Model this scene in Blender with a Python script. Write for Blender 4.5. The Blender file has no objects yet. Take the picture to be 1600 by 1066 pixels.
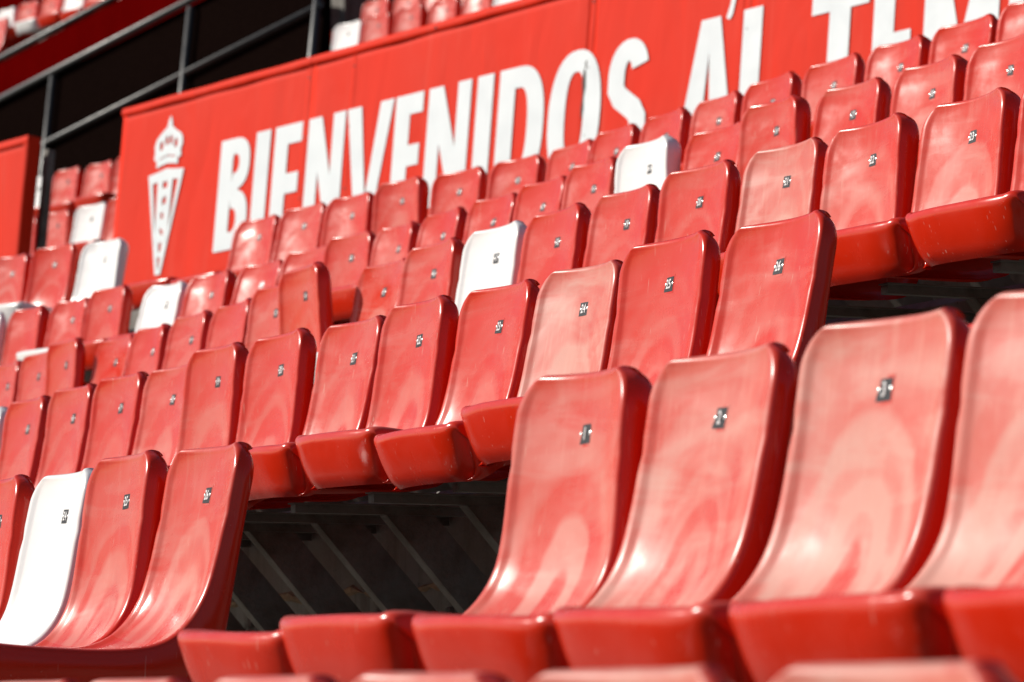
import bpy, bmesh, math, random
from mathutils import Vector, Matrix

random.seed(7)
scene = bpy.context.scene
COL = scene.collection
R_ = math.radians

# ------------------------------------------------------------------ camera
CZ = 1.65                                   # eye height above the touchline
fw = Vector((-0.908557, 0.406823, 0.094965)); rt = Vector((0.408670, 0.912682, 0.0)); upv = Vector((0.086673, -0.038810, 0.995481))
cam_data = bpy.data.cameras.new('camera')
cam = bpy.data.objects.new('camera', cam_data); COL.objects.link(cam)
M = Matrix((rt, upv, -fw)).transposed().to_4x4(); M.translation = (0, 0, CZ)
cam.matrix_world = M
cam_data.sensor_width = 36.0
cam_data.lens = 6000.0 / 1600.0 * 36.0
cam_data.clip_start = 0.1; cam_data.clip_end = 2000
cam_data.dof.use_dof = True
cam_data.dof.focus_distance = 8.6
cam_data.dof.aperture_fstop = 7.0
cam_data.dof.aperture_blades = 9
scene.camera = cam

# ------------------------------------------------------------------ light
SUN = Vector((-0.55, -0.66, 0.52)).normalized()          # direction towards the sun
world = bpy.data.worlds.new('World'); scene.world = world; world.use_nodes = True
wn = world.node_tree.nodes; wl = world.node_tree.links
sky = wn.new('ShaderNodeTexSky'); sky.sky_type = 'NISHITA'; sky.sun_disc = False
sky.sun_elevation = math.asin(SUN.z); sky.sun_rotation = math.atan2(SUN.x, SUN.y)
sky.dust_density = 1.0; sky.air_density = 1.0
wl.new(sky.outputs['Color'], wn['Background'].inputs['Color'])
wn['Background'].inputs['Strength'].default_value = 0.07
sun_data = bpy.data.lights.new('sun', 'SUN'); sun_data.energy = 4.8; sun_data.angle = R_(0.53); sun_data.color = (1.0, 0.94, 0.85)
sun = bpy.data.objects.new('sun', sun_data); COL.objects.link(sun)
sun.rotation_euler = SUN.to_track_quat('Z', 'Y').to_euler(); sun.location = (-20, -12, 25)
scene.view_settings.view_transform = 'Standard'
scene.view_settings.look = 'None'
scene.view_settings.gamma = 1.0
scene.view_settings.exposure = 0.10

# ------------------------------------------------------------------ helpers
def tag(o, label=None, cat=None, group=None, kind=None):
    if label: o['label'] = label
    if cat: o['category'] = cat
    if group: o['group'] = group
    if kind: o['kind'] = kind
    return o

def link(name, me, parent=None, mat=None):
    o = bpy.data.objects.new(name, me); COL.objects.link(o)
    if parent: o.parent = parent
    if mat is not None and me is not None and not me.materials: me.materials.append(mat)
    return o

def empty(name, loc=(0, 0, 0), rz=0.0):
    o = bpy.data.objects.new(name, None); COL.objects.link(o)
    o.location = loc; o.rotation_euler = (0, 0, rz); o.empty_display_size = 0.1
    return o

def mesh(name, verts, faces, mat=None, smooth=False):
    me = bpy.data.meshes.new(name); me.from_pydata([tuple(v) for v in verts], [], faces); me.validate(); me.update()
    if mat: me.materials.append(mat)
    if smooth: me.polygons.foreach_set('use_smooth', [True] * len(me.polygons))
    return me

def box_data(x0, x1, y0, y1, z0, z1, V, F):
    b = len(V)
    V += [(x0,y0,z0),(x1,y0,z0),(x1,y1,z0),(x0,y1,z0),(x0,y0,z1),(x1,y0,z1),(x1,y1,z1),(x0,y1,z1)]
    F += [tuple(b+i for i in f) for f in ((3,2,1,0),(4,5,6,7),(0,1,5,4),(1,2,6,5),(2,3,7,6),(3,0,4,7))]

def bevel(me, w, seg=2):
    bm = bmesh.new(); bm.from_mesh(me)
    bmesh.ops.bevel(bm, geom=list(bm.edges), offset=w, segments=seg, affect='EDGES', profile=0.5)
    bm.to_mesh(me); bm.free(); return me

def tube(name, pts, r, mat, parent=None, n=10):
    V = []; F = []
    pts = [Vector(p) for p in pts]
    for i, p in enumerate(pts):
        t = (pts[min(i+1, len(pts)-1)] - pts[max(i-1, 0)]).normalized()
        a = t.cross(Vector((0, 0, 1)) if abs(t.z) < .9 else Vector((1, 0, 0))).normalized(); b = t.cross(a)
        for k in range(n):
            th = 2*math.pi*k/n; V.append(p + (a*math.cos(th) + b*math.sin(th))*r)
    for i in range(len(pts)-1):
        for k in range(n): F.append((i*n+k, i*n+(k+1) % n, (i+1)*n+(k+1) % n, (i+1)*n+k))
    F.append(tuple(range(n))[::-1]); F.append(tuple((len(pts)-1)*n+k for k in range(n)))
    me = mesh(name, V, F, mat, True)
    for p in me.polygons[-2:]: p.use_smooth = False
    return link(name, me, parent)

# ------------------------------------------------------------------ materials
class NT:
    def __init__(s, name):
        s.m = bpy.data.materials.new(name); s.m.use_nodes = True
        s.t = s.m.node_tree; s.n = s.t.nodes; s.b = s.n['Principled BSDF']
    def new(s, typ, ins=None, **kw):
        o = s.n.new(typ)
        for k, v in kw.items(): setattr(o, k, v)
        for k, v in (ins or {}).items():
            if hasattr(v, 'is_output'): s.t.links.new(v, o.inputs[k])
            else: o.inputs[k].default_value = v
        return o
    def put(s, inp, v):
        if hasattr(v, 'is_output'): s.t.links.new(v, s.b.inputs[inp])
        else: s.b.inputs[inp].default_value = v
    def mix(s, fac, a, b, blend='MIX'):
        o = s.new('ShaderNodeMix', data_type='RGBA', blend_type=blend)
        for sock, v in ((o.inputs[0], fac), (o.inputs[6], a), (o.inputs[7], b)):
            if hasattr(v, 'is_output'): s.t.links.new(v, sock)
            else: sock.default_value = v
        return o.outputs[2]
    def math(s, op, a, b=0.0, clamp=False):
        o = s.new('ShaderNodeMath', operation=op, use_clamp=clamp)
        for i, v in enumerate((a, b)):
            if hasattr(v, 'is_output'): s.t.links.new(v, o.inputs[i])
            else: o.inputs[i].default_value = v
        return o.outputs[0]
    def ramp(s, v, p0, p1, a=0.0, b=1.0):
        o = s.new('ShaderNodeMapRange', {0: v, 1: p0, 2: p1, 3: a, 4: b}); o.clamp = True
        return o.outputs[0]
    def noise(s, vec, scale, detail=4, rough=.55, dist=0.0):
        return s.new('ShaderNodeTexNoise', {'Vector': vec, 'Scale': scale, 'Detail': detail, 'Roughness': rough, 'Distortion': dist}).outputs[0]
    def obj_vec(s, scale=(1, 1, 1), rot=(0, 0, 0), rnd=True):
        tc = s.new('ShaderNodeTexCoord').outputs['Object']
        if rnd:
            at = s.new('ShaderNodeAttribute', attribute_type='OBJECT', attribute_name='wear_seed').outputs['Fac']
            off = s.new('ShaderNodeCombineXYZ', {0: s.math('MULTIPLY', at, 7.1), 1: s.math('MULTIPLY', at, 3.7), 2: s.math('MULTIPLY', at, 5.3)}).outputs[0]
            tc = s.new('ShaderNodeVectorMath', {0: tc, 1: off}, operation='ADD').outputs[0]
        return s.new('ShaderNodeMapping', {'Vector': tc, 'Scale': scale, 'Rotation': rot}).outputs[0]

def seat_plastic(name, base, faded_sheen, chalk, white=False):
    m = NT(name)
    v = m.obj_vec()
    fade = m.new('ShaderNodeAttribute', attribute_type='OBJECT', attribute_name='fade').outputs['Fac']
    seed = m.new('ShaderNodeAttribute', attribute_type='OBJECT', attribute_name='wear_seed').outputs['Fac']
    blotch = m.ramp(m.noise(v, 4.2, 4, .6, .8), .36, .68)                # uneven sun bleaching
    # nested pale arches painted in for sky and sun reflections on the back
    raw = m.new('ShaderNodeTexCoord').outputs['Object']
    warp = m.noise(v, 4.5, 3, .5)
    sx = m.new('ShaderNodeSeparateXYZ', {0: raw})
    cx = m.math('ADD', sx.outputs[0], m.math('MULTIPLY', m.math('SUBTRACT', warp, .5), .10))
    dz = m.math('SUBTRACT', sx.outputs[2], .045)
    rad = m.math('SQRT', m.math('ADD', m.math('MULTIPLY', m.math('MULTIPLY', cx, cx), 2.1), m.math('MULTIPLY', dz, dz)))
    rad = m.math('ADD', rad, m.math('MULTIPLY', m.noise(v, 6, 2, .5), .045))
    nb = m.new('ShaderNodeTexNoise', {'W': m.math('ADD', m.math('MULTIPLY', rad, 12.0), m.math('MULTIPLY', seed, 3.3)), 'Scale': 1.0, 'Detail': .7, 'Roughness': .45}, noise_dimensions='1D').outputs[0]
    sheen_bands = m.math('MULTIPLY', m.ramp(nb, .41, .60), m.ramp(rad, .40, .16))
    core = m.ramp(rad, .055, .10)                                        # wash thinned inside the painted arches
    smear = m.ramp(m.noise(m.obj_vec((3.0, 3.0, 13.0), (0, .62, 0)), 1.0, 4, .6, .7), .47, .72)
    amt = m.math('ADD', m.math('MULTIPLY', sheen_bands, .55), m.math('ADD', m.math('MULTIPLY', smear, .45), m.math('MULTIPLY', blotch, .40)))
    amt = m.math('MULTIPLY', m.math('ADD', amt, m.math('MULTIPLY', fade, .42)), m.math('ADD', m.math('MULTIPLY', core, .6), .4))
    face = m.new('ShaderNodeAttribute', attribute_type='GEOMETRY', attribute_name='open_face').outputs['Fac']   # bleaching and painted sheen stay on the face, hardly on the skirts
    sheen_arcs = m.math('ADD', m.math('MULTIPLY', sheen_bands, .20), m.math('MULTIPLY', smear, .10))  # painted reflection arches and diagonal smears, even on unfaded seats
    wash = m.math('MULTIPLY', m.math('ADD', m.math('MULTIPLY', fade, amt), sheen_arcs, True), m.math('ADD', m.math('MULTIPLY', face, .95), .05))
    c = m.mix(wash, base, faded_sheen)
    brush = m.noise(m.obj_vec((46, 46, 3.0)), 1.0, 3, .6, .3)           # dragged cleaning marks running down the shell
    c = m.mix(m.math('MULTIPLY', m.ramp(brush, .52, .85), m.math('MULTIPLY', m.math('MULTIPLY', fade, face), .45 if not white else .0)), c, chalk)
    scr = None
    for k, (sc, ro) in enumerate((((150, 150, 2.2), (0, .22, 0)), ((120, 120, 1.6), (.2, -.55, 0)), ((170, 170, 3.2), (.1, .9, .1)))):
        n1 = m.noise(m.obj_vec(sc, ro), 1.0, 1, .4, .15)
        msk = m.noise(m.obj_vec((6, 6, 5), (k, 0, 0)), 1.0, 2, .5)
        s1 = m.math('MULTIPLY', m.ramp(n1, .735, .765), m.ramp(msk, .5, .62))
        scr = s1 if scr is None else m.math('MAXIMUM', scr, s1)
    spec = m.ramp(m.noise(m.obj_vec((1, 1, 1)), 160, 1, .4), .775, .80)
    scr = m.math('MAXIMUM', scr, m.math('MULTIPLY', spec, .35))
    c = m.mix(m.math('MULTIPLY', scr, .5 if not white else .12), c, chalk)
    m.put('Base Color', c)
    rn = m.noise(v, 9, 5, .65, .4)
    rr = m.ramp(rn, .3, .7, .14, .30)
    rr = m.math('ADD', rr, m.math('MULTIPLY', wash, .30))
    m.put('Roughness', rr)
    m.put('IOR', 1.5); m.put('Specular IOR Level', .36)
    if 'Subsurface Weight' in m.b.inputs: m.put('Subsurface Weight', 0.0)
    h = m.math('ADD', m.math('MULTIPLY', m.noise(v, 5.5, 2, .5, .6), 1.0), m.math('MULTIPLY', scr, -.02))
    h = m.math('ADD', h, m.math('MULTIPLY', m.noise(v, 420, 2, .5), .012))
    m.put('Normal', m.new('ShaderNodeBump', {'Height': h, 'Strength': .30, 'Distance': .012}).outputs[0])
    return m.m

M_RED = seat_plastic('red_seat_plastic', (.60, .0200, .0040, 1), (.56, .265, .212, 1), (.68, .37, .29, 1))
M_WHITE = seat_plastic('white_seat_plastic', (.80, .80, .79, 1), (.78, .77, .74, 1), (.6, .58, .55, 1), True)

def simple(name, col, rough=.5, metal=0.0, nscale=6, var=.25, bump=.1, bscale=60, tint=None, spec=.5):
    m = NT(name)
    tc = m.new('ShaderNodeTexCoord').outputs['Object']
    n = m.noise(tc, nscale, 6, .62, .4)
    c2 = tint or tuple(x*(1-var) for x in col[:3]) + (1,)
    m.put('Base Color', m.mix(m.ramp(n, .35, .68), col, c2))
    m.put('Roughness', m.ramp(m.noise(tc, nscale*3, 4), .3, .7, rough*.8, min(1, rough*1.2))); m.put('Metallic', metal); m.put('Specular IOR Level', spec)
    if bump: m.put('Normal', m.new('ShaderNodeBump', {'Height': m.noise(tc, bscale, 5, .6), 'Strength': bump, 'Distance': .01}).outputs[0])
    return m.m

M_PLATE = simple('number_plate_black', (.014, .018, .024, 1), .5, 0, 60, .3, .05, 300, None, .25)
M_PLATE_W = simple('bleached_plate', (.5, .5, .5, 1), .5, 0, 60, .3, .05, 300)
M_DIGIT = simple('plate_white_paint', (.75, .76, .76, 1), .5, 0, 90, .25, 0)
M_RIVET = simple('rivet_aluminium', (.78, .78, .78, 1), .3, .6, 90, .1, 0)
M_STEEL = simple('galvanised_steel', (.19, .18, .16, 1), .7, .1, 9, .55, .3, 80, (.09, .075, .055, 1))
M_RAIL = simple('grey_painted_rail', (.045, .045, .047, 1), .42, .1, 5, .3, .05)
M_BOARD = None
M_MESH = simple('black_fence_fabric', (.0062, .0032, .0027, 1), 1.0, 0, 30, .4, .2, 500, None, .0)
M_DARK_RED = simple('dark_red_steel', (.085, .0006, .0006, 1), .8, 0, 2, .2, .05, 60, None, .0)  # the parapet's shade is put into this dark red
M_LETTER = simple('banner_white_print', (.68, .73, .755, 1), .6, 0, 2.0, .05, .08, 8)
M_DARKPEEL = simple('peeled_patch_dark', (.06, .035, .03, 1), .8, 0, 40, .5, .2)

def banner_mat():
    m = NT('banner_red_vinyl')
    tc = m.new('ShaderNodeTexCoord').outputs['Object']
    stre = m.noise(m.new('ShaderNodeMapping', {'Vector': tc, 'Scale': (5, 5, .55)}).outputs[0], 1.2, 4, .6, .5)
    pat = m.noise(tc, 1.1, 3, .5, .3)
    c = m.mix(m.ramp(pat, .35, .7), (.72, .024, .005, 1), (.68, .030, .010, 1))
    c = m.mix(m.math('MULTIPLY', m.ramp(stre, .56, .78), .28), c, (.72, .13, .09, 1))
    c = m.mix(m.math('MULTIPLY', m.ramp(m.noise(tc, 26, 3, .6), .66, .74), .25), c, (.30, .015, .012, 1))
    m.put('Base Color', c); m.put('Roughness', .6); m.put('Specular IOR Level', .06)
    h = m.noise(m.new('ShaderNodeMapping', {'Vector': tc, 'Scale': (2.4, 2.4, .8)}).outputs[0], 1.3, 3, .5, .4)
    m.put('Normal', m.new('ShaderNodeBump', {'Height': h, 'Strength': .35, 'Distance': .06}).outputs[0])
    return m.m
M_BANNER = banner_mat()

def concrete(name, light, dark, stain):
    m = NT(name)
    tc = m.new('ShaderNodeTexCoord').outputs['Object']
    n = m.noise(tc, 3.0, 8, .65, .5)
    c = m.mix(m.ramp(n, .35, .7), light, dark)
    st = m.noise(m.new('ShaderNodeMapping', {'Vector': tc, 'Scale': (9, 9, .9)}).outputs[0], 1.0, 5, .65, .3)
    c = m.mix(m.math('MULTIPLY', m.ramp(st, .5, .72), .8), c, stain)
    pit = m.new('ShaderNodeTexVoronoi', {'Vector': tc, 'Scale': 38}, feature='F1').outputs['Distance']
    pm = m.math('MULTIPLY', m.ramp(pit, .10, .06), m.ramp(m.noise(tc, 5, 2), .5, .6))
    c = m.mix(pm, c, (.03, .028, .026, 1))
    m.put('Base Color', c); m.put('Roughness', .88)
    h = m.math('ADD', m.noise(tc, 30, 8, .65), m.math('MULTIPLY', pm, -.8))
    m.put('Normal', m.new('ShaderNodeBump', {'Height': h, 'Strength': .5, 'Distance': .01}).outputs[0])
    return m.m
M_CONC = concrete('terrace_concrete', (.23, .22, .205, 1), (.15, .135, .115, 1), (.06, .04, .03, 1))
M_FOAM = simple('joint_sealant', (.33, .22, .13, 1), .9, 0, 30, .5, .6, 60)
M_GROUND = simple('track_asphalt', (.05, .055, .04, 1), .95, 0, 1.5, .3, .4, 80)

# ------------------------------------------------------------------ ground and terrace
gv = [(-400,-400,0),(400,-400,0),(400,400,0),(-400,400,0)]
tag(link('ground', mesh('ground', gv, [(0,1,2,3)], M_GROUND)), kind='structure')

Y0, Z0, T, RS = 2.6256, 0.5292 + CZ, 1.1013, 0.4803
FLOOR = 0.94                                     # top of the backrests above the tread they stand over
def row_line(y, kx, ang, x0=40.0, xl=-45.0):
    """plan polyline of a row: straight up to the bend at kx, then turned towards the pitch"""
    a = R_(ang); L = (kx - xl)
    return [(x0, y), (kx, y), (kx - L*math.cos(a), y - L*math.sin(a))]
def offset_line(line, d, ang):
    (x0, y0), (x1, y1), (x2, y2) = line; a = R_(ang); t = math.tan(a/2)
    return [(x0, y0+d), (x1 - d*t, y1+d), (x2 - d*math.sin(a), y2 + d*math.cos(a))]
KINK = {-1: (-16, 8), 0: (-16, 8), 1: (-16, 8), 2: (-16.5, 8), 3: (-14.75, 7.6), 4: (-15.4, 10.5), 5: (-15.5, 10.5)}
ROWLINE = {}
for k in range(-1, 6):
    kx, an = KINK[k]; ROWLINE[k] = (row_line(Y0 + k*T, kx, an), an)
def step(k):
    ln, an = ROWLINE[k]
    f0 = Z0 + k*RS - FLOOR; f1 = f0 + RS
    a = offset_line(ln, .095, an)                               # riser face behind this row of seats
    if k < 5:
        ln2, an2 = ROWLINE[k+1] if k+1 in ROWLINE else (ln, an)
        b = offset_line(ln2, .095, an2)
    else: b = offset_line(ln, 1.5, an)
    V = []; F = []
    lv = [[(x, y, f0-.3) for x, y in a], [(x, y, f1-.02) for x, y in a], [(x, y+.02, f1) for x, y in a], [(x, y, f1) for x, y in b], [(x, y, f0-.3) for x, y in b]]
    for L in lv: V += L
    for i in range(4):
        for j in range(2): F.append((i*3+j, i*3+j+1, (i+1)*3+j+1, (i+1)*3+j)[::-1])
    return tag(link('terrace_step', mesh('terrace_step', V, F, M_CONC)), kind='structure')
for k in range(-2, 6):
    if k == -2:
        KINK[-2] = (-16, 8); ROWLINE[-2] = (row_line(Y0 - 2*T, -16, 8), 8)
for k in range(-2, 6):
    s_ = step(k)
    if k == 1:      # weathered sealant bead along the riser joint
        V = []; F = []
        rr = random.Random(3); n = 260; a = offset_line(ROWLINE[k][0], .095, 8); f0 = Z0 + k*RS - FLOOR
        prof = []
        for i in range(n+1):
            x = -15.0 + i*10.0/n
            gap = 0 if rr.random() < .12 else 1
            prof.append((x, f0 + .235 + .006*math.sin(i*.9) + rr.uniform(-.004, .004), (.004 + rr.random()*.012)*gap, (.004+rr.random()*.008)*gap))
        y = a[0][1]
        for x, z, hgt, dep in prof: V += [(x, y+.004, z-hgt-.003), (x, y-dep-.002, z-hgt*.4), (x, y-dep-.002, z+hgt*.5), (x, y+.004, z+hgt+.003)]
        for i in range(n):
            for j in range(3): F.append((i*4+j, (i+1)*4+j, (i+1)*4+j+1, i*4+j+1))
        link('joint_sealant', mesh('joint_sealant', V, F, M_FOAM), s_)

# ------------------------------------------------------------------ one seat
# rim profile P and rear flange profile Q in (y, z): z=0 at the front lip, top of the back at y=0, z=.42
P_ = [(-.572,-.118),(-.590,-.098),(-.606,-.062),(-.616,-.028),(-.619,-.008),(-.612,.006),(-.588,.010),(-.52,.005),(-.44,.0),(-.35,-.002),(-.27,-.002),(-.20,.003),(-.150,.013),(-.110,.034),(-.079,.068),(-.057,.112),(-.043,.170),(-.030,.250),(-.017,.330),(-.010,.370),(-.005,.396),(-.002,.411),(.001,.418),(.008,.4225),(.024,.4245),(.040,.421),(.050,.412)]
Q_ = [(-.568,-.118),(-.556,-.118),(-.538,-.117),(-.525,-.112),(-.51,-.104),(-.495,-.094),(-.47,-.085),(-.42,-.078),(-.35,-.075),(-.27,-.074),(-.19,-.073),(-.12,-.071),(-.075,-.066),(-.04,-.055),(-.018,-.03),(-.005,.01),(.006,.08),(.022,.19),(.038,.300),(.046,.350),(.051,.378),(.053,.394),(.054,.402),(.054,.406),(.054,.4085),(.053,.409),(.052,.409)]
W_ = [.205,.211,.219,.225,.227,.228,.228,.228,.227,.226,.225,.223,.221,.219,.218,.216,.214,.211,.208,.206,.194,.178,.163,.152,.146,.142,.140]
C_ = [.0,.0,.0,.0,.0,.003,.006,.010,.013,.015,.016,.018,.021,.024,.027,.030,.032,.032,.032,.032,.030,.029,.028,.026,.024,.022,.020]
def cr(a, b, c, d, t):
    return .5*((2*b) + (-a+c)*t + (2*a-5*b+4*c-d)*t*t + (-a+3*b-3*c+d)*t*t*t)
def interp(arr, s):
    i = min(int(s), len(arr)-2); t = s-i
    g = lambda j: arr[max(0, min(len(arr)-1, j))]
    if isinstance(arr[0], tuple): return tuple(cr(g(i-1)[k], g(i)[k], g(i+1)[k], g(i+2)[k], t) for k in range(2))
    return cr(g(i-1), g(i), g(i+1), g(i+2), t)
TT = [0, .15, .3, .45, .58, .70, .79, .845, .875, .90, .92, .938, .954, .968, .98, .989, .996, 1.0]
TT = [-t for t in TT[:0:-1]] + TT
def build_seat_meshes(var=0):
    SUB = 3; NP = (len(P_)-1)*SUB + 1
    V = []; OF = []; nc = None
    for i in range(NP):
        s = i/SUB
        y, z = interp(P_, s); qy, qz = interp(Q_, s); w = interp(W_, s); c = interp(C_, s)
        y1, z1 = interp(P_, min(s+.05, len(P_)-1.0)); y0, z0 = interp(P_, max(s-.05, 0))
        ty, tz = y1-y0, z1-z0; l = math.hypot(ty, tz); ny, nz = -tz/l, ty/l      # towards the sitter
        lip = max(0.0, min(1.0, (6.5-s)/3.0)); backw = max(0.0, min(1.0, (s-11)/4))
        notch = .0010*math.exp(-((s-17.33)/.12)**2)
        ring = []
        for t in TT:
            a = abs(t)
            ridge = .0045*max(0, min(1, (a-.83)/.05)) * (3*1 - 2*max(0, min(1, (a-.83)/.05))) * max(0, min(1, (a-.83)/.05))
            ridge *= (1-lip)*max(0.0, min(1.0, (21-s)/2))
            rr = max(0, (a-.905)/.095); roll = .017*(1-math.sqrt(max(0, 1-rr*rr)))*(1 - .9*max(0.0, min(1.0, (s-22)/1.5)))
            off = -c*(1-t*t) - .0045*(1-lip) + ridge - roll - (notch*2.0 if a > .9 else 0)
            x = t*(w - (notch if a > .9 else 0))
            top = max(0.0, min(1.0, (s-20.5)/2))
            dy, dz = ny*(1-top) - .97*top, nz*(1-top) + .233*top
            dish = -c*(1-t*t) - .0045*(1-lip)
            tr = max(0.0, min(1.0, (s-19)/1.5)); rny, rnz = ny*(1-tr) - .98*tr, nz*(1-tr) + .10*tr
            yy = y + dy*dish + rny*(off-dish) + lip*.034*a**5; zz = z + dz*dish*(1-top) + rnz*(off-dish) - lip*.020*a**3*min(1.0, s/5)
            if var:                                                    # moulding warp, a few millimetres
                yy += .0035*(math.sin(x*11*(1+.2*var) + z*9 + var*2.1) - math.sin(z*9 + var*2.1))*backw + .004*t*(z/.4)*(1 if var == 1 else -1)*backw
                zz += .0025*math.sin(x*9 + var*1.7)*lip + .003*t*t*t*(1.5-var)*backw
            ring.append((x, yy, zz))
        def side(sg):
            e = ring[-1] if sg > 0 else ring[0]
            out = []
            th = math.asin(max(0.0, min(1.0, (z-.362)/.060)))
            ox, oz = math.cos(th), math.sin(th)
            dep = min(1.0, math.hypot(qy-e[1], qz-e[2])/.05)
            for g in (.08, .2, .4, .62, .8, .9, .96, 1.0):
                b = (.0045*math.sin(min(1.0, g*1.1)*3.1416) - (.010*((g-.8)/.2)**2 if g > .8 else 0))*dep
                out.append((e[0] + sg*b*ox, e[1] + (qy-e[1])*g, e[2] + (qz - e[2])*g + b*oz))
            return out
        full = side(-1)[::-1] + ring + side(1)
        nc = len(full); V += full
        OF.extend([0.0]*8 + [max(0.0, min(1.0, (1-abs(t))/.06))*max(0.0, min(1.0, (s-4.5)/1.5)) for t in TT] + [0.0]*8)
    F = []
    for i in range(NP-1):
        for j in range(nc-1): F.append((i*nc+j, i*nc+j+1, (i+1)*nc+j+1, (i+1)*nc+j))
    whole = mesh('seat_whole', V, F, None, True)
    nrm = [v.normal.copy() for v in whole.vertices]
    cut = 13*SUB
    def part(name, a, b):
        vs = range(a*nc, (b+1)*nc); off = a*nc
        me = mesh(name, [V[i] for i in vs], [tuple(q-off for q in f) for f in F if f[0] >= a*nc and f[0] < b*nc], None, True)
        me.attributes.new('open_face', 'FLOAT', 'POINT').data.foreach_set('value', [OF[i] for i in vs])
        me.normals_split_custom_set_from_vertices([tuple(nrm[i]) for i in vs])
        return me
    pan, back = part('seat_pan', 0, cut), part('backrest', cut, NP-1)
    bpy.data.meshes.remove(whole)
    return pan, back
SHELL = {}
for var in range(3):
    for wh in (False, True):
        pm, bm_ = build_seat_meshes(var)
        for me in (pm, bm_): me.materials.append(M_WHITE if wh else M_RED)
        SHELL[(var, wh)] = (pm, bm_)
# number plate in its own plane: x right, y up, z out of the backrest
def plate_mesh(w, h, d, name, mat):
    V = []; F = []; box_data(-w/2, w/2, -h/2, h/2, 0, d, V, F)
    return bevel(mesh(name, V, F, mat), .0004, 1)
PLATE = plate_mesh(.041, .033, .0012, 'number_plate', M_PLATE)
PLATE_P = plate_mesh(.041, .033, .0012, 'number_plate', M_PLATE_W)
def frame_mesh(mat):
    V = []; F = []; a, b = .0245, .0212; c, d = .0208, .0168; h = .0006
    for z in (0, h):
        V += [(-a,-b,z),(a,-b,z),(a,b,z),(-a,b,z),(-c,-d,z),(c,-d,z),(c,d,z),(-c,d,z)]
    for i in range(4):
        j = (i+1) % 4
        F += [(8+i, 8+j, 12+j, 12+i), (i, j, 8+j, 8+i), (4+j, 4+i, 12+i, 12+j)]
    me = mesh('plate_frame', V, F, mat); me.attributes.new('open_face', 'FLOAT', 'POINT').data.foreach_set('value', [1.0]*len(V))
    return me
FRAME_R, FRAME_W = frame_mesh(M_RED), frame_mesh(M_WHITE)
V = [(0,0,.0012)]; F = []
for k in range(10): V.append((0.0026*math.cos(k*.6283), .0034*math.sin(k*.6283), 0))
for k in range(10): F.append((0, 1+k, 1+(k+1) % 10))
RIVET = mesh('rivet', V, F, M_RIVET, True)
NUM = {}
def number_mesh(n):
    if n in NUM: return NUM[n]
    cu = bpy.data.curves.new('number', 'FONT'); cu.body = str(n); cu.size = .029; cu.align_x = 'CENTER'; cu.align_y = 'CENTER'
    cu.extrude = .0004; cu.offset = .0006; cu.resolution_u = 3
    o = bpy.data.objects.new('number_tmp', cu); COL.objects.link(o)
    dg = bpy.context.evaluated_depsgraph_get(); me = bpy.data.meshes.new_from_object(o.evaluated_get(dg))
    bpy.data.objects.remove(o); bpy.data.curves.remove(cu)
    for v in me.vertices: v.co.x *= .80
    me.materials.clear(); me.materials.append(M_DIGIT); me.name = 'number'
    NUM[n] = me; return me
# support bracket under the pan (shared): horizontal arm, inclined strut of folded plate, wall foot plate
def bracket_mesh():
    V = []; F = []
    box_data(-.016, .016, -.50, .085, -.142, -.122, V, F)              # arm (box section)
    box_data(-.010, .032, -.51, .085, -.1218, -.1185, V, F)
    # inclined folded plate: web facing along the row and a front flange
    def slab(x0, x1, pts):
        b = len(V)
        for x in (x0, x1): V.extend([(x, y, z) for y, z in pts])
        n = len(pts); F.append(tuple(b+i for i in range(n))); F.append(tuple(b+n+i for i in range(n))[::-1])
        for i in range(n): j = (i+1) % n; F.append((b+i, b+n+i, b+n+j, b+j))
    slab(.010, .016, [(-.270,-.143),(-.145,-.143),(.086,-.395),(.086,-.545)])
    slab(-.028, .0098, [(-.2705,-.143),(-.261,-.143),(.086,-.536),(.086,-.5455)])
    slab(-.012, -.004, [(-.145,-.143),(-.137,-.143),(.086,-.387),(.086,-.396)])
    return mesh('support_bracket', V, F, M_STEEL)
BRACKET = bracket_mesh()
V = []; F = []; box_data(-.01, .085, .076, .096, -.56, -.31, V, F)
FOOT = bevel(mesh('foot_plate', V, F, M_STEEL), .004, 2)
V = []; F = []; box_data(-.012, .012, 0, .016, -.012, .012, V, F)
BOLT = bevel(mesh('bolt', V, F, M_STEEL), .003, 1)

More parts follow.
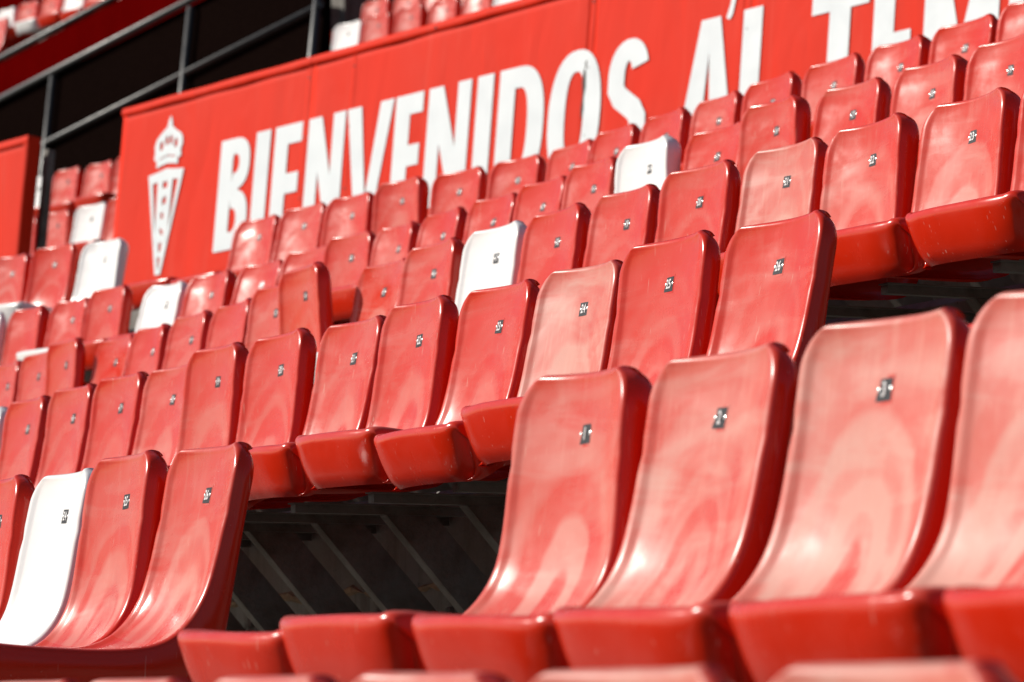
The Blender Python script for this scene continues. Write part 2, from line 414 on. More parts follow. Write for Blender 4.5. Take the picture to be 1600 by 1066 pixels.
WORDS = ['zero','one','two','three','four','five','six','seven','eight','nine','ten','eleven','twelve','thirteen','fourteen','fifteen','sixteen','seventeen','eighteen','nineteen','twenty','twenty-one','twenty-two','twenty-three','twenty-four','twenty-five','twenty-six']
NTH = ['', 'first', 'second', 'third', 'fourth', 'fifth', 'sixth', 'seventh', 'eighth', 'ninth', 'tenth', 'eleventh', 'twelfth', 'thirteenth', 'fourteenth', 'fifteenth', 'sixteenth', 'seventeenth', 'eighteenth', 'nineteenth', 'twentieth', 'twenty-first', 'twenty-second', 'twenty-third', 'twenty-fourth', 'twenty-fifth']
ORD = ['', 'first', 'second', 'third', 'fourth', 'fifth', 'sixth', 'seventh', 'eighth', 'ninth', 'tenth']
def stadium_seat(n, x, y, z, yaw=0.0, lean=0.0, white=False, fade=.35, label='', group='', parts=2, pale_plate=False, roll=0.0, noplate=False):
    """origin on the tread below; lean = how far the top of the back sits off its row line"""
    rng = random.Random(int(x*1000) ^ int(z*777))
    zb = z - .411; var = rng.randrange(3)
    root = empty('stadium_seat', (x, y, zb), R_(yaw) + R_(rng.uniform(-1.3, 1.3)))
    tag(root, label, 'seat', group)
    ang = -math.asin(max(-.6, min(.6, lean/.50)))
    piv = Vector((0, -.12, -.10))
    MT = Matrix.Translation(piv) @ Matrix.Rotation(ang, 4, 'X') @ Matrix.Rotation(R_(roll), 4, 'Y') @ Matrix.Translation(-piv)
    seed = rng.uniform(0, 40)
    def put(name, me, parent, mat=None):
        o = link(name, me, parent); o['fade'] = fade; o['wear_seed'] = seed
        return o
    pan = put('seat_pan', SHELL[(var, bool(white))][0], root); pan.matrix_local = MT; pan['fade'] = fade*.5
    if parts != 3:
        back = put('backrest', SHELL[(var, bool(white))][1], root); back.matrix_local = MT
    if parts in (1, 2) and not noplate:
        # plate sits on the dished face
        tilt = math.atan2(.330-.250, -.016+.030)
        up = Vector((0, math.cos(tilt), math.sin(tilt))); nn = Vector((0, -math.sin(tilt), math.cos(tilt))); 
        pos = Vector((.002, -.0165, .327)) - nn*(.0362)
        B = Matrix((Vector((1,0,0)), up, nn)).transposed().to_4x4(); B.translation = pos
        pl = put('number_plate', PLATE_P if pale_plate else PLATE, root); pl.matrix_local = MT @ B @ Matrix.Rotation(R_(rng.uniform(-2.5, 2.5)), 4, 'Z')
        fr = put('plate_frame', FRAME_W if white else FRAME_R, pl)
        if n is not None and parts >= 2:
            nu = put('number', number_mesh(n), pl); nu.location = (0, 0, .0018)
            for sx in (-1, 1):
                rv = put('rivet', RIVET, pl); rv.location = (sx*.0165, .001, .0012)
    if parts >= 2:
        br = put('support_bracket', BRACKET, root)
        ft = put('foot_plate', FOOT, br)
        bo = put('bolt', BOLT, br); bo.location = (.06, .062, -.36)
    return root

SEATS = [
('A',21,-9.858,2.626,0.529,0.0,0.000), ('A',22,-9.378,2.626,0.529,0.0,0.000), ('A',23,-8.878,2.626,0.529,0.0,-0.013), ('A',24,-8.434,2.626,0.529,0.0,0.015), 
('A',25,-7.918,2.626,0.529,0.0,-0.015), ('A',26,-7.478,2.626,0.529,0.0,0.015), ('A',1,-5.617,2.626,0.529,0.0,-0.004), ('A',2,-5.163,2.626,0.529,0.0,0.012), 
('A',3,-4.650,2.626,0.529,0.0,0.000), ('A',4,-4.183,2.626,0.529,0.0,0.000), ('A',5,-3.703,2.626,0.529,0.0,0.000), ('C',12,-13.736,3.727,1.009,0.0,0.000), 
('C',13,-13.256,3.727,1.009,0.0,0.000), ('C',14,-12.776,3.727,1.009,0.0,0.000), ('C',15,-12.301,3.727,1.009,0.0,-0.007), ('C',16,-11.796,3.727,1.009,0.0,-0.011), 
('C',17,-11.316,3.727,1.009,0.0,-0.009), ('C',18,-10.865,3.727,1.009,0.0,0.010), ('C',19,-10.356,3.727,1.009,0.0,-0.039), ('C',20,-9.876,3.727,1.009,0.0,-0.022), 
('C',21,-9.404,3.727,1.009,0.0,0.006), ('C',22,-8.917,3.727,1.009,0.0,-0.013), ('C',23,-8.461,3.727,1.009,0.0,0.007), ('C',24,-7.991,3.727,1.009,0.0,0.012), 
('C',25,-7.498,3.727,1.009,0.0,-0.014), ('C',26,-7.036,3.727,1.009,0.0,0.015), ('D',4,-17.191,4.828,1.490,0.0,0.000), ('D',5,-16.711,4.828,1.490,0.0,0.000), 
('D',6,-16.224,4.828,1.490,0.0,-0.005), ('D',7,-15.731,4.828,1.490,0.0,-0.020), ('D',8,-15.251,4.828,1.490,0.0,-0.057), ('D',9,-14.811,4.828,1.490,0.0,0.028), 
('D',10,-14.331,4.828,1.490,0.0,0.020), ('D',11,-13.841,4.828,1.490,0.0,0.009), ('D',12,-13.369,4.828,1.490,0.0,0.012), ('D',13,-12.854,4.828,1.490,0.0,-0.026), 
('D',14,-12.371,4.828,1.490,0.0,-0.102), ('D',15,-11.931,4.828,1.490,0.0,0.024), ('D',16,-11.422,4.828,1.490,0.0,-0.010), ('D',17,-10.935,4.828,1.490,0.0,-0.004), 
('D',18,-10.475,4.828,1.490,0.0,-0.004), ('D',19,-10.005,4.828,1.490,0.0,-0.003), ('D',20,-9.512,4.828,1.490,0.0,-0.020), ('D',21,-9.014,4.828,1.490,0.0,-0.006), 
('D',22,-8.548,4.828,1.490,0.0,-0.002), ('D',23,-8.075,4.828,1.490,0.0,0.011), ('D',24,-7.591,4.828,1.490,0.0,0.000), ('D',25,-7.111,4.828,1.490,0.0,0.000), 
('E',9,-14.484,5.929,1.970,0.0,0.028), ('E',10,-14.004,5.929,1.970,0.0,0.025), ('E',11,-13.524,5.929,1.970,0.0,0.029), ('E',12,-13.044,5.929,1.970,0.0,0.020), 
('E',13,-12.556,5.929,1.970,0.0,-0.003), ('E',14,-12.044,5.929,1.970,0.0,-0.029), ('E',15,-11.597,5.929,1.970,0.0,0.016), ('E',16,-11.084,5.929,1.970,0.0,-0.040), 
('E',17,-10.626,5.929,1.970,0.0,-0.002), ('E',18,-10.141,5.929,1.970,0.0,0.007), ('E',19,-9.664,5.929,1.970,0.0,0.000), ('E',20,-9.184,5.929,1.970,0.0,0.000), 
('F',13,-15.111,7.031,2.450,0.0,0.008), ('F',14,-14.645,7.031,2.450,0.0,-0.006), ('F',15,-14.166,7.031,2.450,0.0,-0.005), ('F',16,-13.694,7.031,2.450,0.0,-0.002), 
('F',17,-13.206,7.031,2.450,0.0,-0.015), ('F',18,-12.725,7.031,2.450,0.0,-0.006), ('F',19,-12.246,7.031,2.450,0.0,0.007), ('F',20,-11.781,7.031,2.450,0.0,0.010), 
('F',21,-11.289,7.031,2.450,0.0,0.000), ('F',22,-10.809,7.031,2.450,0.0,0.000), ('E',-1,-19.240,5.392,1.970,7.6,0.000), ('E',0,-18.765,5.456,1.970,7.6,0.000), 
('E',1,-18.269,5.522,1.970,7.6,0.022), ('E',2,-17.793,5.585,1.970,7.6,0.032), ('E',3,-17.317,5.649,1.970,7.6,-0.007), ('E',4,-16.842,5.712,1.970,7.6,0.062), 
('E',5,-16.366,5.776,1.970,7.6,0.054), ('E',6,-15.890,5.839,1.970,7.6,0.053), ('E',7,-15.414,5.903,1.970,7.6,0.021), ('E',8,-14.971,5.962,1.970,7.6,-0.025), 
('F',7,-17.961,6.602,2.450,10.0,0.045), ('F',8,-17.493,6.684,2.450,10.0,0.024), ('F',9,-17.053,6.762,2.450,10.0,0.016), ('F',10,-16.551,6.851,2.450,10.0,-0.029), 
('F',11,-16.099,6.930,2.450,10.0,-0.005), ('F',12,-15.629,7.013,2.450,10.0,-0.004), ('F',23,-20.611,5.873,2.450,14.0,0.000), ('F',24,-20.134,5.992,2.450,14.0,0.016), 
('F',25,-19.673,6.107,2.450,14.0,-0.005), ('F',26,-19.233,6.217,2.450,14.0,0.029),
]
ROWK = {'A': 0, 'C': 1, 'D': 2, 'E': 3, 'F': 4}
ROWNAME = {'A': 'first full row from the bottom', 'C': 'second full row from the bottom', 'D': 'third full row from the bottom',
           'E': 'fourth full row from the bottom', 'F': 'row right below the lettered banner'}
WHITE = {('A', 24), ('C', 14), ('D', 17), ('E', 14), ('E', 4), ('E', 0), ('F', 26)}
FADE_SHEEN = {('A', 1): .50, ('A', 2): .68, ('A', 3): .84, ('A', 4): .9, ('A', 5): .9, ('A', 25): .36, ('A', 26): .40, ('C', 24): .85, ('C', 23): .14, ('C', 22): .22, ('C', 25): .14, ('C', 26): .22,  # row A's high values paint in pale sheen besides real fading
        ('C', 20): .16, ('C', 21): .28, ('D', 21): .85, ('D', 22): .40, ('D', 23): .48, ('D', 20): .2, ('D', 19): .15, ('D', 15): .35}
def proj_u(x, y, z):
    d = Vector((x, y, z - CZ)); return 800 + 6000*d.dot(rt)/d.dot(fw)
for row in 'ACDEF':
    items = sorted([s for s in SEATS if s[0] == row], key=lambda s: s[2])
    vis = [s for s in items if proj_u(s[2] + .1, s[3] - .05, s[4] - .2 + CZ) > 4]
    for s in items:
        _, n, x, y, z, yaw, lean = s
        w = (row, n) in WHITE; n0 = n
        col = 'white' if w else 'red'
        if n <= 0: n += 26
        i = vis.index(s) + 1 if s in vis else 0
        wd = WORDS[n]
        if row == 'A' and n > 20: lab = f'{col} seat with plate {wd} in the lower left block before the gap'
        elif row == 'A': lab = f'large blurred red seat with plate {wd} at lower right of the gap'
        elif row == 'D' and n in (8, 14): lab = f'red seat {wd} tipped forward, {ROWNAME[row]}'
        elif row in 'CD': lab = f'{col} seat with plate number {wd}, {ROWNAME[row]}'
        else: lab = f'{col} seat, {NTH[i]} from the left, {ROWNAME[row]}' if i else f'{col} seat {wd} beyond the left edge, {ROWNAME[row]}'
        rng = random.Random(n*31 + ord(row))
        fd = FADE_SHEEN.get((row, n), .06 + .20*rng.random() + (.12 if row in 'EF' and x > -11 else 0))
        stadium_seat(n, x, y, z + CZ, yaw, lean, w, fd, lab, 'numbered seats on the terrace rows', 2, (row, n0) in {('E', 6)}, rng.uniform(-1.1, 1.1), (row, n0) in {('D', 12), ('E', 1)})

# the same rows go on past the right edge of the picture
for row, xs in (('A', [-3.223 + .48*i for i in range(12)]), ('C', [-5.19 + .48*i for i in range(16)]), ('D', [-4.80 + .48*i for i in range(16)]), ('E', [-8.70 + .48*i for i in range(18)])):
    for i, x in enumerate(xs):
        k = ROWK[row]
        stadium_seat(None, x, Y0 + k*T, Z0 + k*RS, 0, 0, False, .2, f'red seat, {NTH[i+1]} past the right edge in the {ROWNAME[row]}', 'numbered seats on the terrace rows', 1)

# the cropped row along the bottom edge
for i, x in enumerate((-4.88, -4.41, -3.93, -3.46, -3.0, -2.515, -2.04)):
    pos = ['outside the left edge', 'second from the left', 'third from the left', 'fourth from the left', 'fifth from the left', 'sixth from the left', 'at the right end'][i]
    stadium_seat(4+i, x - .2, Y0 - T, CZ + .023, 0, 0, False, .9, f'very blurred red seat top along the bottom edge, {pos}', 'seats cropped by the bottom edge', 2)

# rows behind the banner and the upper tier (positions of the top right corners)
def far_row(x, y, z, ang, cols, where, group, fades=.3):
    a = R_(ang); d = Vector((math.cos(a), math.sin(a), 0))
    for i, c in enumerate(cols):
        p = Vector((x, y, 0)) + d*(.48*i) - d*.2
        if c == '.': continue
        stadium_seat(None, p.x, p.y, z + CZ, ang, random.Random(i*7 + int(z*10)).uniform(-.02, .02), c == 'w', fades, f"{'white' if c == 'w' else 'red'} seat, {ORD[i+1]} from the left {where}", group, 1)
    s0 = Vector((x, y, 0)) - d*1.2; s1 = Vector((x, y, 0)) + d*(.48*len(cols) + .6)
    nrm = Vector((-d.y, d.x, 0)); V = []
    for p in (s0, s1):
        for q, h in ((.095, -1.6), (.095, -.42), (1.7, -.42), (1.7, -1.6)): V.append(p + nrm*q + Vector((0, 0, z + CZ + h)))
    tag(link('terrace_step', mesh('terrace_step', V, [(0,1,5,4)[::-1], (1,2,6,5)[::-1], (2,3,7,6)[::-1], (0,1,2,3), (4,5,6,7)[::-1]], M_CONC)), kind='structure')
far_row(-25.97, 7.95, 3.45, 10.7, 'rrwrr', 'in the lower row seen through the banner gap', 'seats in the gap between the banners')
far_row(-27.96, 8.65, 4.05, 10.7, 'wrrrr', 'in the upper row seen through the banner gap', 'seats in the gap between the banners')
far_row(-30.71, 12.01, 5.87, 12.0, 'rwrrrrwrrr', 'in the row above the banner', 'seats above the banner')
far_row(-31.66, 12.95, 6.38, 12.0, 'rrrrrwrrrr', 'in the top row above the banner', 'seats above the banner')
far_row(-40.09, 11.76, 7.54, 12.5, 'rwrrwrrr', 'in the upper-tier row at top left', 'upper tier seats')
far_row(-41.3, 13.0, 8.10, 12.5, 'rrwrrrwrrr', 'in the highest upper-tier row at top left', 'upper tier seats')
far_row(-39.7, 10.55, 7.00, 12.5, 'rrrrrr', 'in the lower upper-tier row at top left', 'upper tier seats')

# ------------------------------------------------------------------ banners on the barrier
ba = R_(11); bd = Vector((math.cos(ba), math.sin(ba), 0)); bn = Vector((-math.sin(ba), math.cos(ba), 0))
bu = (bn*.09 + Vector((0, 0, 1))).normalized(); bN = bd.cross(bu)          # bN points to the pitch
BM = Matrix((bd, -bN, bu)).transposed().to_4x4(); BM.translation = Vector((-17.8636, 7.3471, CZ))
def sheet(name, s0, s1, h0, h1, mat, parent, depth=.0, amp=.0015, seed=1, ns=60, nh=14, thick=.05):
    rg = random.Random(seed); ph = [rg.uniform(0, 6.28) for _ in range(6)]
    V = []; F = []
    def wav(s, h):
        return amp*(math.sin(s*4.1+ph[0]+h*1.3) + .6*math.sin(s*9.3+ph[1]-h*2.1) + .5*math.sin(h*7+ph[2]+s*1.1))
    for i in range(ns+1):
        for j in range(nh+1):
            s = s0+(s1-s0)*i/ns; h = h0+(h1-h0)*j/nh
            e = min(1, min(i, ns-i)/2, min(j, nh-j)/2)
            V.append((s, depth + wav(s, h)*e*.5, h))
    n = nh+1
    for i in range(ns):
        for j in range(nh): F.append((i*n+j, (i+1)*n+j, (i+1)*n+j+1, i*n+j+1))
    b = len(V)                       # wrapped edges and back
    V += [(s0, depth+thick, h0), (s1, depth+thick, h0), (s1, depth+thick, h1), (s0, depth+thick, h1)]
    F += [(b+3, b+2, b+1, b)]
    F.append(tuple([j for j in range(nh+1)]) + (b+3, b)); F.append(tuple([ns*n+j for j in range(nh, -1, -1)]) + (b+1, b+2))
    F.append(tuple([i*n+nh for i in range(ns+1)]) + (b+2, b+3)); F.append(tuple([i*n for i in range(ns, -1, -1)]) + (b, b+1))
    me = mesh(name, V, F, mat)
    for p in list(me.polygons)[:ns*nh]: p.use_smooth = True
    return link(name, me, parent)

def flat(name, loops, mat, parent, depth=-.012, ext=.0003):
    """filled 2D outline with holes (loops of (s, h)) as thin print on the banner"""
    cu = bpy.data.curves.new(name, 'CURVE'); cu.dimensions = '2D'; cu.fill_mode = 'BOTH'; cu.extrude = ext
    for lp in loops:
        sp = cu.splines.new('POLY'); sp.points.add(len(lp)-1); sp.use_cyclic_u = True
        for p, (s, h) in zip(sp.points, lp): p.co = (s, h, 0, 1)
    o = bpy.data.objects.new('outline_tmp', cu); COL.objects.link(o)
    dg = bpy.context.evaluated_depsgraph_get(); me = bpy.data.meshes.new_from_object(o.evaluated_get(dg))
    bpy.data.objects.remove(o); bpy.data.curves.remove(cu)
    for v in me.vertices: v.co = (v.co.x, depth - v.co.z, v.co.y)
    me.materials.clear(); me.materials.append(mat); me.name = name
    return link(name, me, parent)

def arc(cx, cy, rx, ry, a0, a1, n=14, e=1.0):
    out = []
    for i in range(n+1):
        a = R_(a0 + (a1-a0)*i/n); c, s = math.cos(a), math.sin(a)
        out.append((cx + rx*math.copysign(abs(c)**e, c), cy + ry*math.copysign(abs(s)**e, s)))
    return out
H0, H1 = 2.945, 3.735
def letter_loops(ch, a, b, z0, z1, st=.145):
    w = b-a; h = z1-z0; m = (z0+z1)/2; X = lambda t: a+w*t; Y = lambda t: z0+h*t
    th = .135
    if ch == 'I': return [[(a,z0),(b,z0),(b,z1),(a,z1)]]
    if ch == 'L': return [[(a,z0),(b,z0),(b,z0+th),(a+st,z0+th),(a+st,z1),(a,z1)]]
    if ch == 'E':
        return [[(a,z0),(b,z0),(b,z0+th),(a+st,z0+th),(a+st,m-.085),(b-.012,m-.085),(b-.012,m+.055),(a+st,m+.055),(a+st,z1-th),(b,z1-th),(b,z1),(a,z1)]]
    if ch == 'T':
        c = (a+b)/2; return [[(c-st*.52,z0),(c+st*.52,z0),(c+st*.52,z1-th),(b,z1-th),(b,z1),(a,z1),(a,z1-th),(c-st*.52,z1-th)]]
    if ch == 'N':
        s = st*.86; return [[(a,z0),(a+s,z0),(a+s,z0+h*.52),(b-s*1.08,z0),(b,z0),(b,z1),(b-s,z1),(b-s,z0+h*.47),(a+s*1.08,z1),(a,z1)]]
    if ch == 'V':
        c = (a+b)/2; return [[(c-.085,z0),(c+.085,z0),(b,z1),(b-st*.92,z1),(c+.004,z0+.16),(a+st*.98,z1),(a,z1)]]
    if ch == 'A':
        c = (a+b)/2; return [[(a,z0),(a+st*.95,z0),(a+st*1.15,z0+.14),(b-st*1.15,z0+.14),(b-st*.95,z0),(b,z0),(c+.075,z1),(c-.075,z1)],
                             [(a+st*1.38,z0+.26),(c,z1-.20),(b-st*1.38,z0+.26)][::-1]]
    if ch == 'M':
        s = st*.86; c = (a+b)/2
        return [[(a,z0),(a+s,z0),(a+s,z0+h*.55),(c-.05,z0),(c+.05,z0),(b-s,z0+h*.55),(b-s,z0),(b,z0),(b,z1),(b-s*1.1,z1),(c,z0+h*.40),(a+s*1.1,z1),(a,z1)]]
    if ch == 'D':
        return [[(a,z0)] + arc(a+w*.42, m, w*.58, h/2, -90, 90, 20, .8) + [(a,z1)],
                ([(a+st,z0+th)] + arc(a+w*.45, m, w*.55-st, h/2-th, -90, 90, 16, .8) + [(a+st,z1-th)])[::-1]]
    if ch == 'O':
        c = (a+b)/2; return [arc(c, m, w/2, h/2+.012, 0, 350, 35, .86), arc(c, m, w/2-st, h/2-th+.012, 0, 350, 30, .8)[::-1]]
    if ch == 'P':
        q = z0+h*.40; k = (q+z1)/2
        return [[(a,z0),(a+st,z0),(a+st,q)] + arc(a+w*.5, k, w*.5, (z1-q)/2, -90, 90, 14, .8) + [(a,z1)],
                ([(a+st,q+th*.9)] + arc(a+w*.5, k, w*.5-st, (z1-q)/2-th*.9, -90, 90, 10, .8) + [(a+st,z1-th*.9)])[::-1]]
    if ch == 'B':
        q = z0+h*.53; k = (q+z1)/2; k2 = (q+z0)/2
        o = [(a,z0)] + arc(a+w*.48, k2, w*.52, (q-z0)/2, -90, 74, 16, .8) + arc(a+w*.46, k, w*.50, (z1-q)/2, -74, 90, 16, .8) + [(a,z1)]
        i1 = ([(a+st,z0+th)] + arc(a+st+.012, k2-.002, w*.20, (q-z0)/2-th*.92, -90, 90, 12, .8) + [(a+st,q-th*.46)])[::-1]
        i2 = ([(a+st,q+th*.40)] + arc(a+st+.012, k+.004, w*.18, (z1-q)/2-th*.86, -90, 90, 12, .8) + [(a+st,z1-th)])[::-1]
        return [o, i1, i2]
    if ch == 'S':
        c = (a+b)/2; hw = w/2 - st*.47; r = h/4 - th*.25
        cl = arc(c, z1-th*.5-r, hw, r+.0, 18, 180, 16, .9)[:-1] + [(c-hw*.98, m+.10), (c-hw*.62, m+.045), (c+hw*.62, m-.045), (c+hw*.98, m-.10)] + arc(c, z0+th*.5+r, hw, r, 0, -162, 16, .9)[1:]
        L = []; Rr = []
        for i, p in enumerate(cl):
            q0 = cl[max(0, i-1)]; q1 = cl[min(len(cl)-1, i+1)]; dx, dy = q1[0]-q0[0], q1[1]-q0[1]; l = math.hypot(dx, dy)
            tw = st*.47; L.append((p[0]-dy/l*tw, p[1]+dx/l*tw)); Rr.append((p[0]+dy/l*tw, p[1]-dx/l*tw))
        return [L + Rr[::-1]]

banner = empty('welcome_banner'); banner.matrix_world = BM
tag(banner, 'long red vinyl banner with white crest and large white letters BIENVENIDOS AL', 'banner')
BT, BB = 4.165, 2.72
sheet('banner_panel', -3.225, -1.055, BB, BT, M_BANNER, banner, 0.0, seed=1, ns=40)
sheet('banner_panel', -1.050, 1.62, BB, BT, M_BANNER, banner, -.001, seed=2, ns=46)
sheet('banner_panel', 1.626, 2.90, BB, BT, M_BANNER, banner, 0.0, seed=3, ns=24)
sheet('banner_panel', 2.906, 6.6, BB, BT, M_BANNER, banner, -.001, seed=4, ns=50)
# folded top hem, in four lengths
for s0, s1, dz in ((-3.225, -1.055, 0), (-1.05, 1.62, 0), (1.626, 2.90, 0), (2.906, 6.6, 0)):
    V = []; F = []; n = 30
    for i in range(n+1):
        s = s0+(s1-s0)*i/n; y = -.014 + .003*math.sin(s*7.7)
        V += [(s, y, BT+dz-.052 + .002*math.sin(s*11)), (s, y-.005, BT+dz-.03), (s, y, BT+dz+.004), (s, y+.03, BT+dz+.010), (s, y+.0035, BT+dz-.055 + .002*math.sin(s*11))]
    for i in range(n):
        for j in range(3): F.append((i*5+j, (i+1)*5+j, (i+1)*5+j+1, i*5+j+1))
        F.append((i*5, i*5+4, (i+1)*5+4, (i+1)*5))
    link('top_hem', mesh('top_hem', V, F, M_BANNER, True), banner)
# overlapping seam strips and their screws
def strip(s, w, dz=0.0, lean=0.0):
    V = []; F = []; n = 18
    for i in range(n+1):
        h = BB + .01 + (BT - .07 - BB)*i/n; y = -.0022 - .0004*math.sin(i*1.3 + s)
        V += [(s-w/2, y+.004, h), (s-w*.3, y-.0012, h), (s+w*.3, y-.0012, h), (s+w/2, y+.004, h)]
    for i in range(n):
        for j in range(3): F.append((i*4+j, i*4+j+1, (i+1)*4+j+1, (i+1)*4+j))
    o = link('seam_strip', mesh('seam_strip', V, F, M_BANNER, True), banner)
    for h in (4.03, 3.62, 3.2):
        V = [(s, -.0065, h)]; F = []
        for k in range(8): V.append((s + .009*math.cos(k*.785), -.0045, h + .009*math.sin(k*.785)))
        for k in range(8): F.append((0, 1+(k+1) % 8, 1+k))
        link('screw', mesh('screw', V, F, M_DARKPEEL), o)
for s, w in ((-1.085, .075), (-.615, .055), (1.625, .06), (2.905, .07)): strip(s, w)
for s in (-2.6, .2, 2.2, 3.9):
    V = [(s, -.021, BT-.035)]; F = []
    for k in range(8): V.append((s + .010*math.cos(k*.785), -.018, BT-.035 + .010*math.sin(k*.785)))
    for k in range(8): F.append((0, 1+(k+1) % 8, 1+k))
    link('screw', mesh('screw', V, F, M_DARKPEEL), banner)
LET = [('B',-2.0,-1.652),('I',-1.607,-1.452),('E',-1.398,-1.108),('N',-1.040,-.659),('V',-.640,-.172),('E',-.150,.118),('N',.172,.572),('I',.631,.779),('D',.837,1.255),('O',1.297,1.748),('S',1.80,2.135),
       ('A',2.395,2.845),('L',2.876,3.145),('T',3.394,3.807),('E',3.846,4.122),('M',4.200,4.700),('P',4.765,5.10),('L',5.155,5.40),('O',5.42,5.87)]
for ch, a, b in LET:
    k = 0.0
    flat('letter', letter_loops(ch, a, b, H0 + k*.8, H1 + k), M_LETTER, banner, -.0050)
# small white drip mark above the second word, peeled patch on the O
flat('white_mark', [[(2.738,3.715),(2.765,3.700),(2.785,3.725),(2.835,3.95),(2.79,3.95),(2.765,3.79)]], M_LETTER, banner, -.0050)
flat('peeled_patch', [[(1.585,3.62),(1.603,3.60),(1.612,3.50),(1.600,3.44),(1.606,3.36),(1.59,3.30),(1.580,3.36),(1.588,3.45),(1.576,3.54)]], M_DARKPEEL, banner, -.0057, .0002)
flat('peeled_patch', [[(1.592,3.66),(1.606,3.67),(1.608,3.62),(1.598,3.61)]], M_DARKPEEL, banner, -.0057, .0002)
# crest: crown above a triangular shield with a stacked monogram
cx = -2.632
crest = flat('crest_shield', [[(-2.841,3.612),(-2.72,3.625),(-2.63,3.640),(-2.54,3.625),(-2.422,3.612),(-2.600,2.868),(-2.664,2.868)],
    [(-2.782,3.545),(-2.722,3.552),(-2.705,3.10),(-2.690,3.075)][::-1], [(-2.482,3.545),(-2.545,3.552),(-2.557,3.10),(-2.574,3.075)],
    [(-2.660,3.545),(-2.604,3.545),(-2.604,3.497),(-2.660,3.497)][::-1], [(-2.650,3.425),(-2.606,3.440),(-2.606,3.385),(-2.650,3.372)][::-1],
    [(-2.660,3.315),(-2.628,3.325),(-2.622,3.278),(-2.648,3.27)][::-1], [(-2.660,3.215),(-2.612,3.185),(-2.612,3.150),(-2.640,3.165)][::-1],
    [(-2.652,3.095),(-2.615,3.105),(-2.618,3.040),(-2.645,3.030)][::-1],
    [(-2.654,2.995),(-2.616,2.995),(-2.628,2.905),(-2.638,2.905)][::-1]], M_LETTER, banner, -.0050)
flat('crest_crown', [[(-2.755,3.655),(-2.700,3.668),(-2.63,3.676),(-2.56,3.668),(-2.505,3.655),(-2.505,3.70),(-2.47,3.712),(-2.482,3.76),(-2.462,3.80),(-2.470,3.85),(-2.50,3.885),(-2.545,3.905),(-2.58,3.93),(-2.603,3.945),(-2.612,3.99),(-2.632,4.025),(-2.652,3.99),(-2.661,3.945),(-2.69,3.93),(-2.735,3.90),(-2.775,3.87),(-2.795,3.82),(-2.785,3.775),(-2.79,3.725),(-2.755,3.70)],
    arc(-2.715, 3.815, .021, .036, 0, 340, 14)[::-1], arc(-2.655, 3.845, .018, .036, 0, 340, 14)[::-1], arc(-2.605, 3.845, .018, .036, 0, 340, 14)[::-1], arc(-2.545, 3.815, .021, .036, 0, 340, 14)[::-1],
    [(-2.735,3.712),(-2.63,3.730),(-2.53,3.712),(-2.53,3.720),(-2.63,3.740),(-2.735,3.720)][::-1]], M_LETTER, banner, -.0050)

left_banner = empty('side_banner'); left_banner.matrix_world = BM
tag(left_banner, 'plain red vinyl banner panel cut off by the left edge', 'banner')
sheet('banner_panel', -7.4, -4.44, BB, BT, M_BANNER, left_banner, 0.0, seed=9, ns=40, thick=.075)
V = []; F = []; n = 20
for i in range(n+1):
    s = -7.4 + 2.96*i/n; y = -.014
    V += [(s, y, BT-.052), (s, y-.005, BT-.03), (s, y, BT+.004), (s, y+.03, BT+.010)]
for i in range(n):
    for j in range(3): F.append((i*4+j, (i+1)*4+j, (i+1)*4+j+1, i*4+j+1))
link('top_hem', mesh('top_hem', V, F, M_BANNER, True), left_banner)
V = []; F = []
for i in range(13):
    h = BB + (BT-BB)*i/12
    V += [(-4.50, -.010, h), (-4.455, -.014, h), (-4.434, 0.0, h), (-4.437, .07, h)]
for i in range(12):
    for j in range(3): F.append((i*4+j, i*4+j+1, (i+1)*4+j+1, (i+1)*4+j))
link('side_hem', mesh('side_hem', V, F, M_BANNER, True), left_banner)
# steel posts that carry the banners
for o, ss in ((banner, (-3.1, -1.05, 1.62, 2.9, 4.6)), (left_banner, (-4.55, -6.2))):
    for s in ss:
        V = []; F = []; box_data(s-.025, s+.025, .17, .22, 1.9, BT-.05, V, F); link('post', mesh('post', V, F, M_STEEL), o)

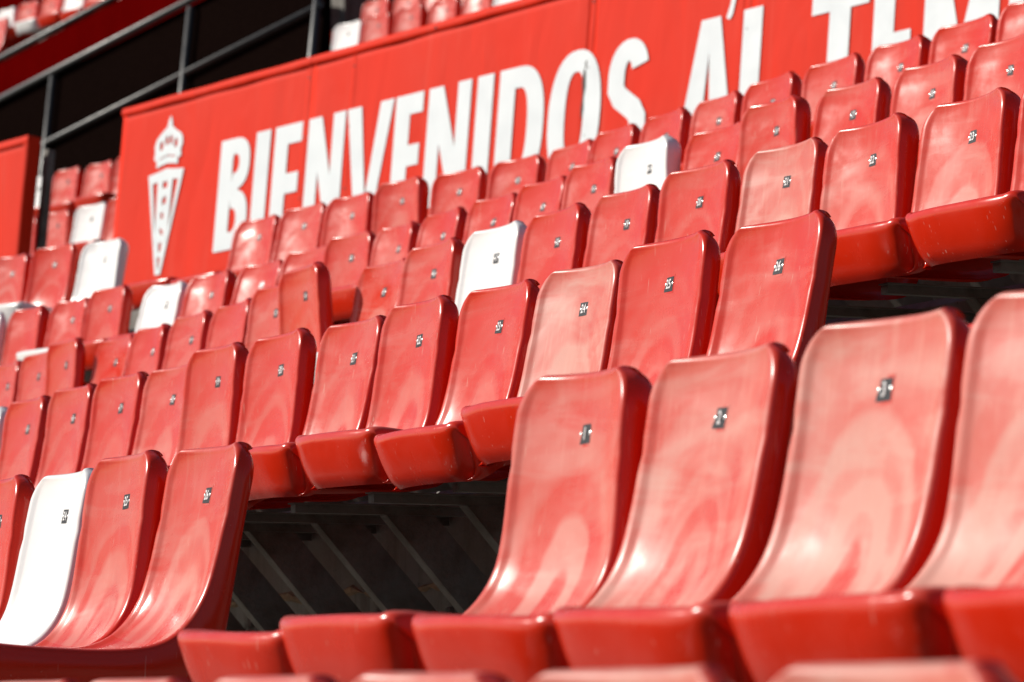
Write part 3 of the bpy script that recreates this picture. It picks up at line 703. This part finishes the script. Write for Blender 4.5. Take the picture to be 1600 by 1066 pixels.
# lettering height 0.63 m, panel 1.2 m tall
for root in (banner, left_banner):
    for o in root.children_recursive:
        for v in o.data.vertices: v.co.x = .957*v.co.x - .262; v.co.z = (v.co.z - 2.945)*.801 + 2.514 + .0098*(v.co.x + 3.35)

# ------------------------------------------------------------------ mesh fence and upper tier front
fence = empty('mesh_fence', (-29.8, 9.2, CZ + 3.7))
tag(fence, 'dark mesh fence with grey tube rails behind the banner at upper left', 'fence')
def fp(x, z): return (x - .30 + 29.8, (z-3.7)*.09, z - 3.7)
V = [fp(-40, 3.0), fp(-23.66, 3.0), fp(-23.66, 4.71), fp(-23.66, 5.22), fp(-40, 5.20)]
V = [(x, y+.05, z) for x, y, z in V]
V2 = [(x, y+.02, z) for x, y, z in V]
link('fence_fabric', mesh('fence_fabric', V + V2, [(0,1,2,3,4), (9,8,7,6,5), (0,5,6,1), (1,6,8,3), (3,8,9,4), (4,9,5,0)], M_MESH), fence)
tube('top_rail', [fp(-40, 5.16), fp(-23.62, 5.25)], .030, M_RAIL, fence)
tube('middle_rail', [fp(-40, 4.44), fp(-23.62, 4.73)], .023, M_RAIL, fence)
for x in (-36.6, -33.2, -29.78, -26.37, -23.67): tube('post', [fp(x-.06, 3.0), fp(x, 5.18)], .032, M_RAIL, fence)

parapet = empty('tier_parapet', (-32, 9.9, CZ + 5.3))
tag(parapet, 'shade-darkened red steel parapet with grey rail in front of the upper tier', 'parapet')
V = []; F = []; box_data(-10, 4.2, 0, .08, -.5, .56, V, F); link('fascia_panel', mesh('fascia_panel', V, F, M_DARK_RED), parapet)
tube('cap_rail', [(-10, -.01, .60), (4.2, -.01, .59)], .028, M_RAIL, parapet)
V = []; F = []; box_data(-50, -26.8, 10.25, 10.5, CZ + 2.0, CZ + 5.4, V, F)
tag(link('passage_wall', mesh('passage_wall', V, F, M_MESH)), 'dark wall of the passage behind the mesh fence', 'wall')
# rear wall that closes the stand behind the last rows
V = []; F = []; box_data(-75, -15, 15.5, 15.9, CZ + 3, CZ + 16, V, F)
tag(link('stand_rear_wall', mesh('stand_rear_wall', V, F, M_DARK_RED)), 'dark red rear wall behind the highest seats of the stand', 'wall')
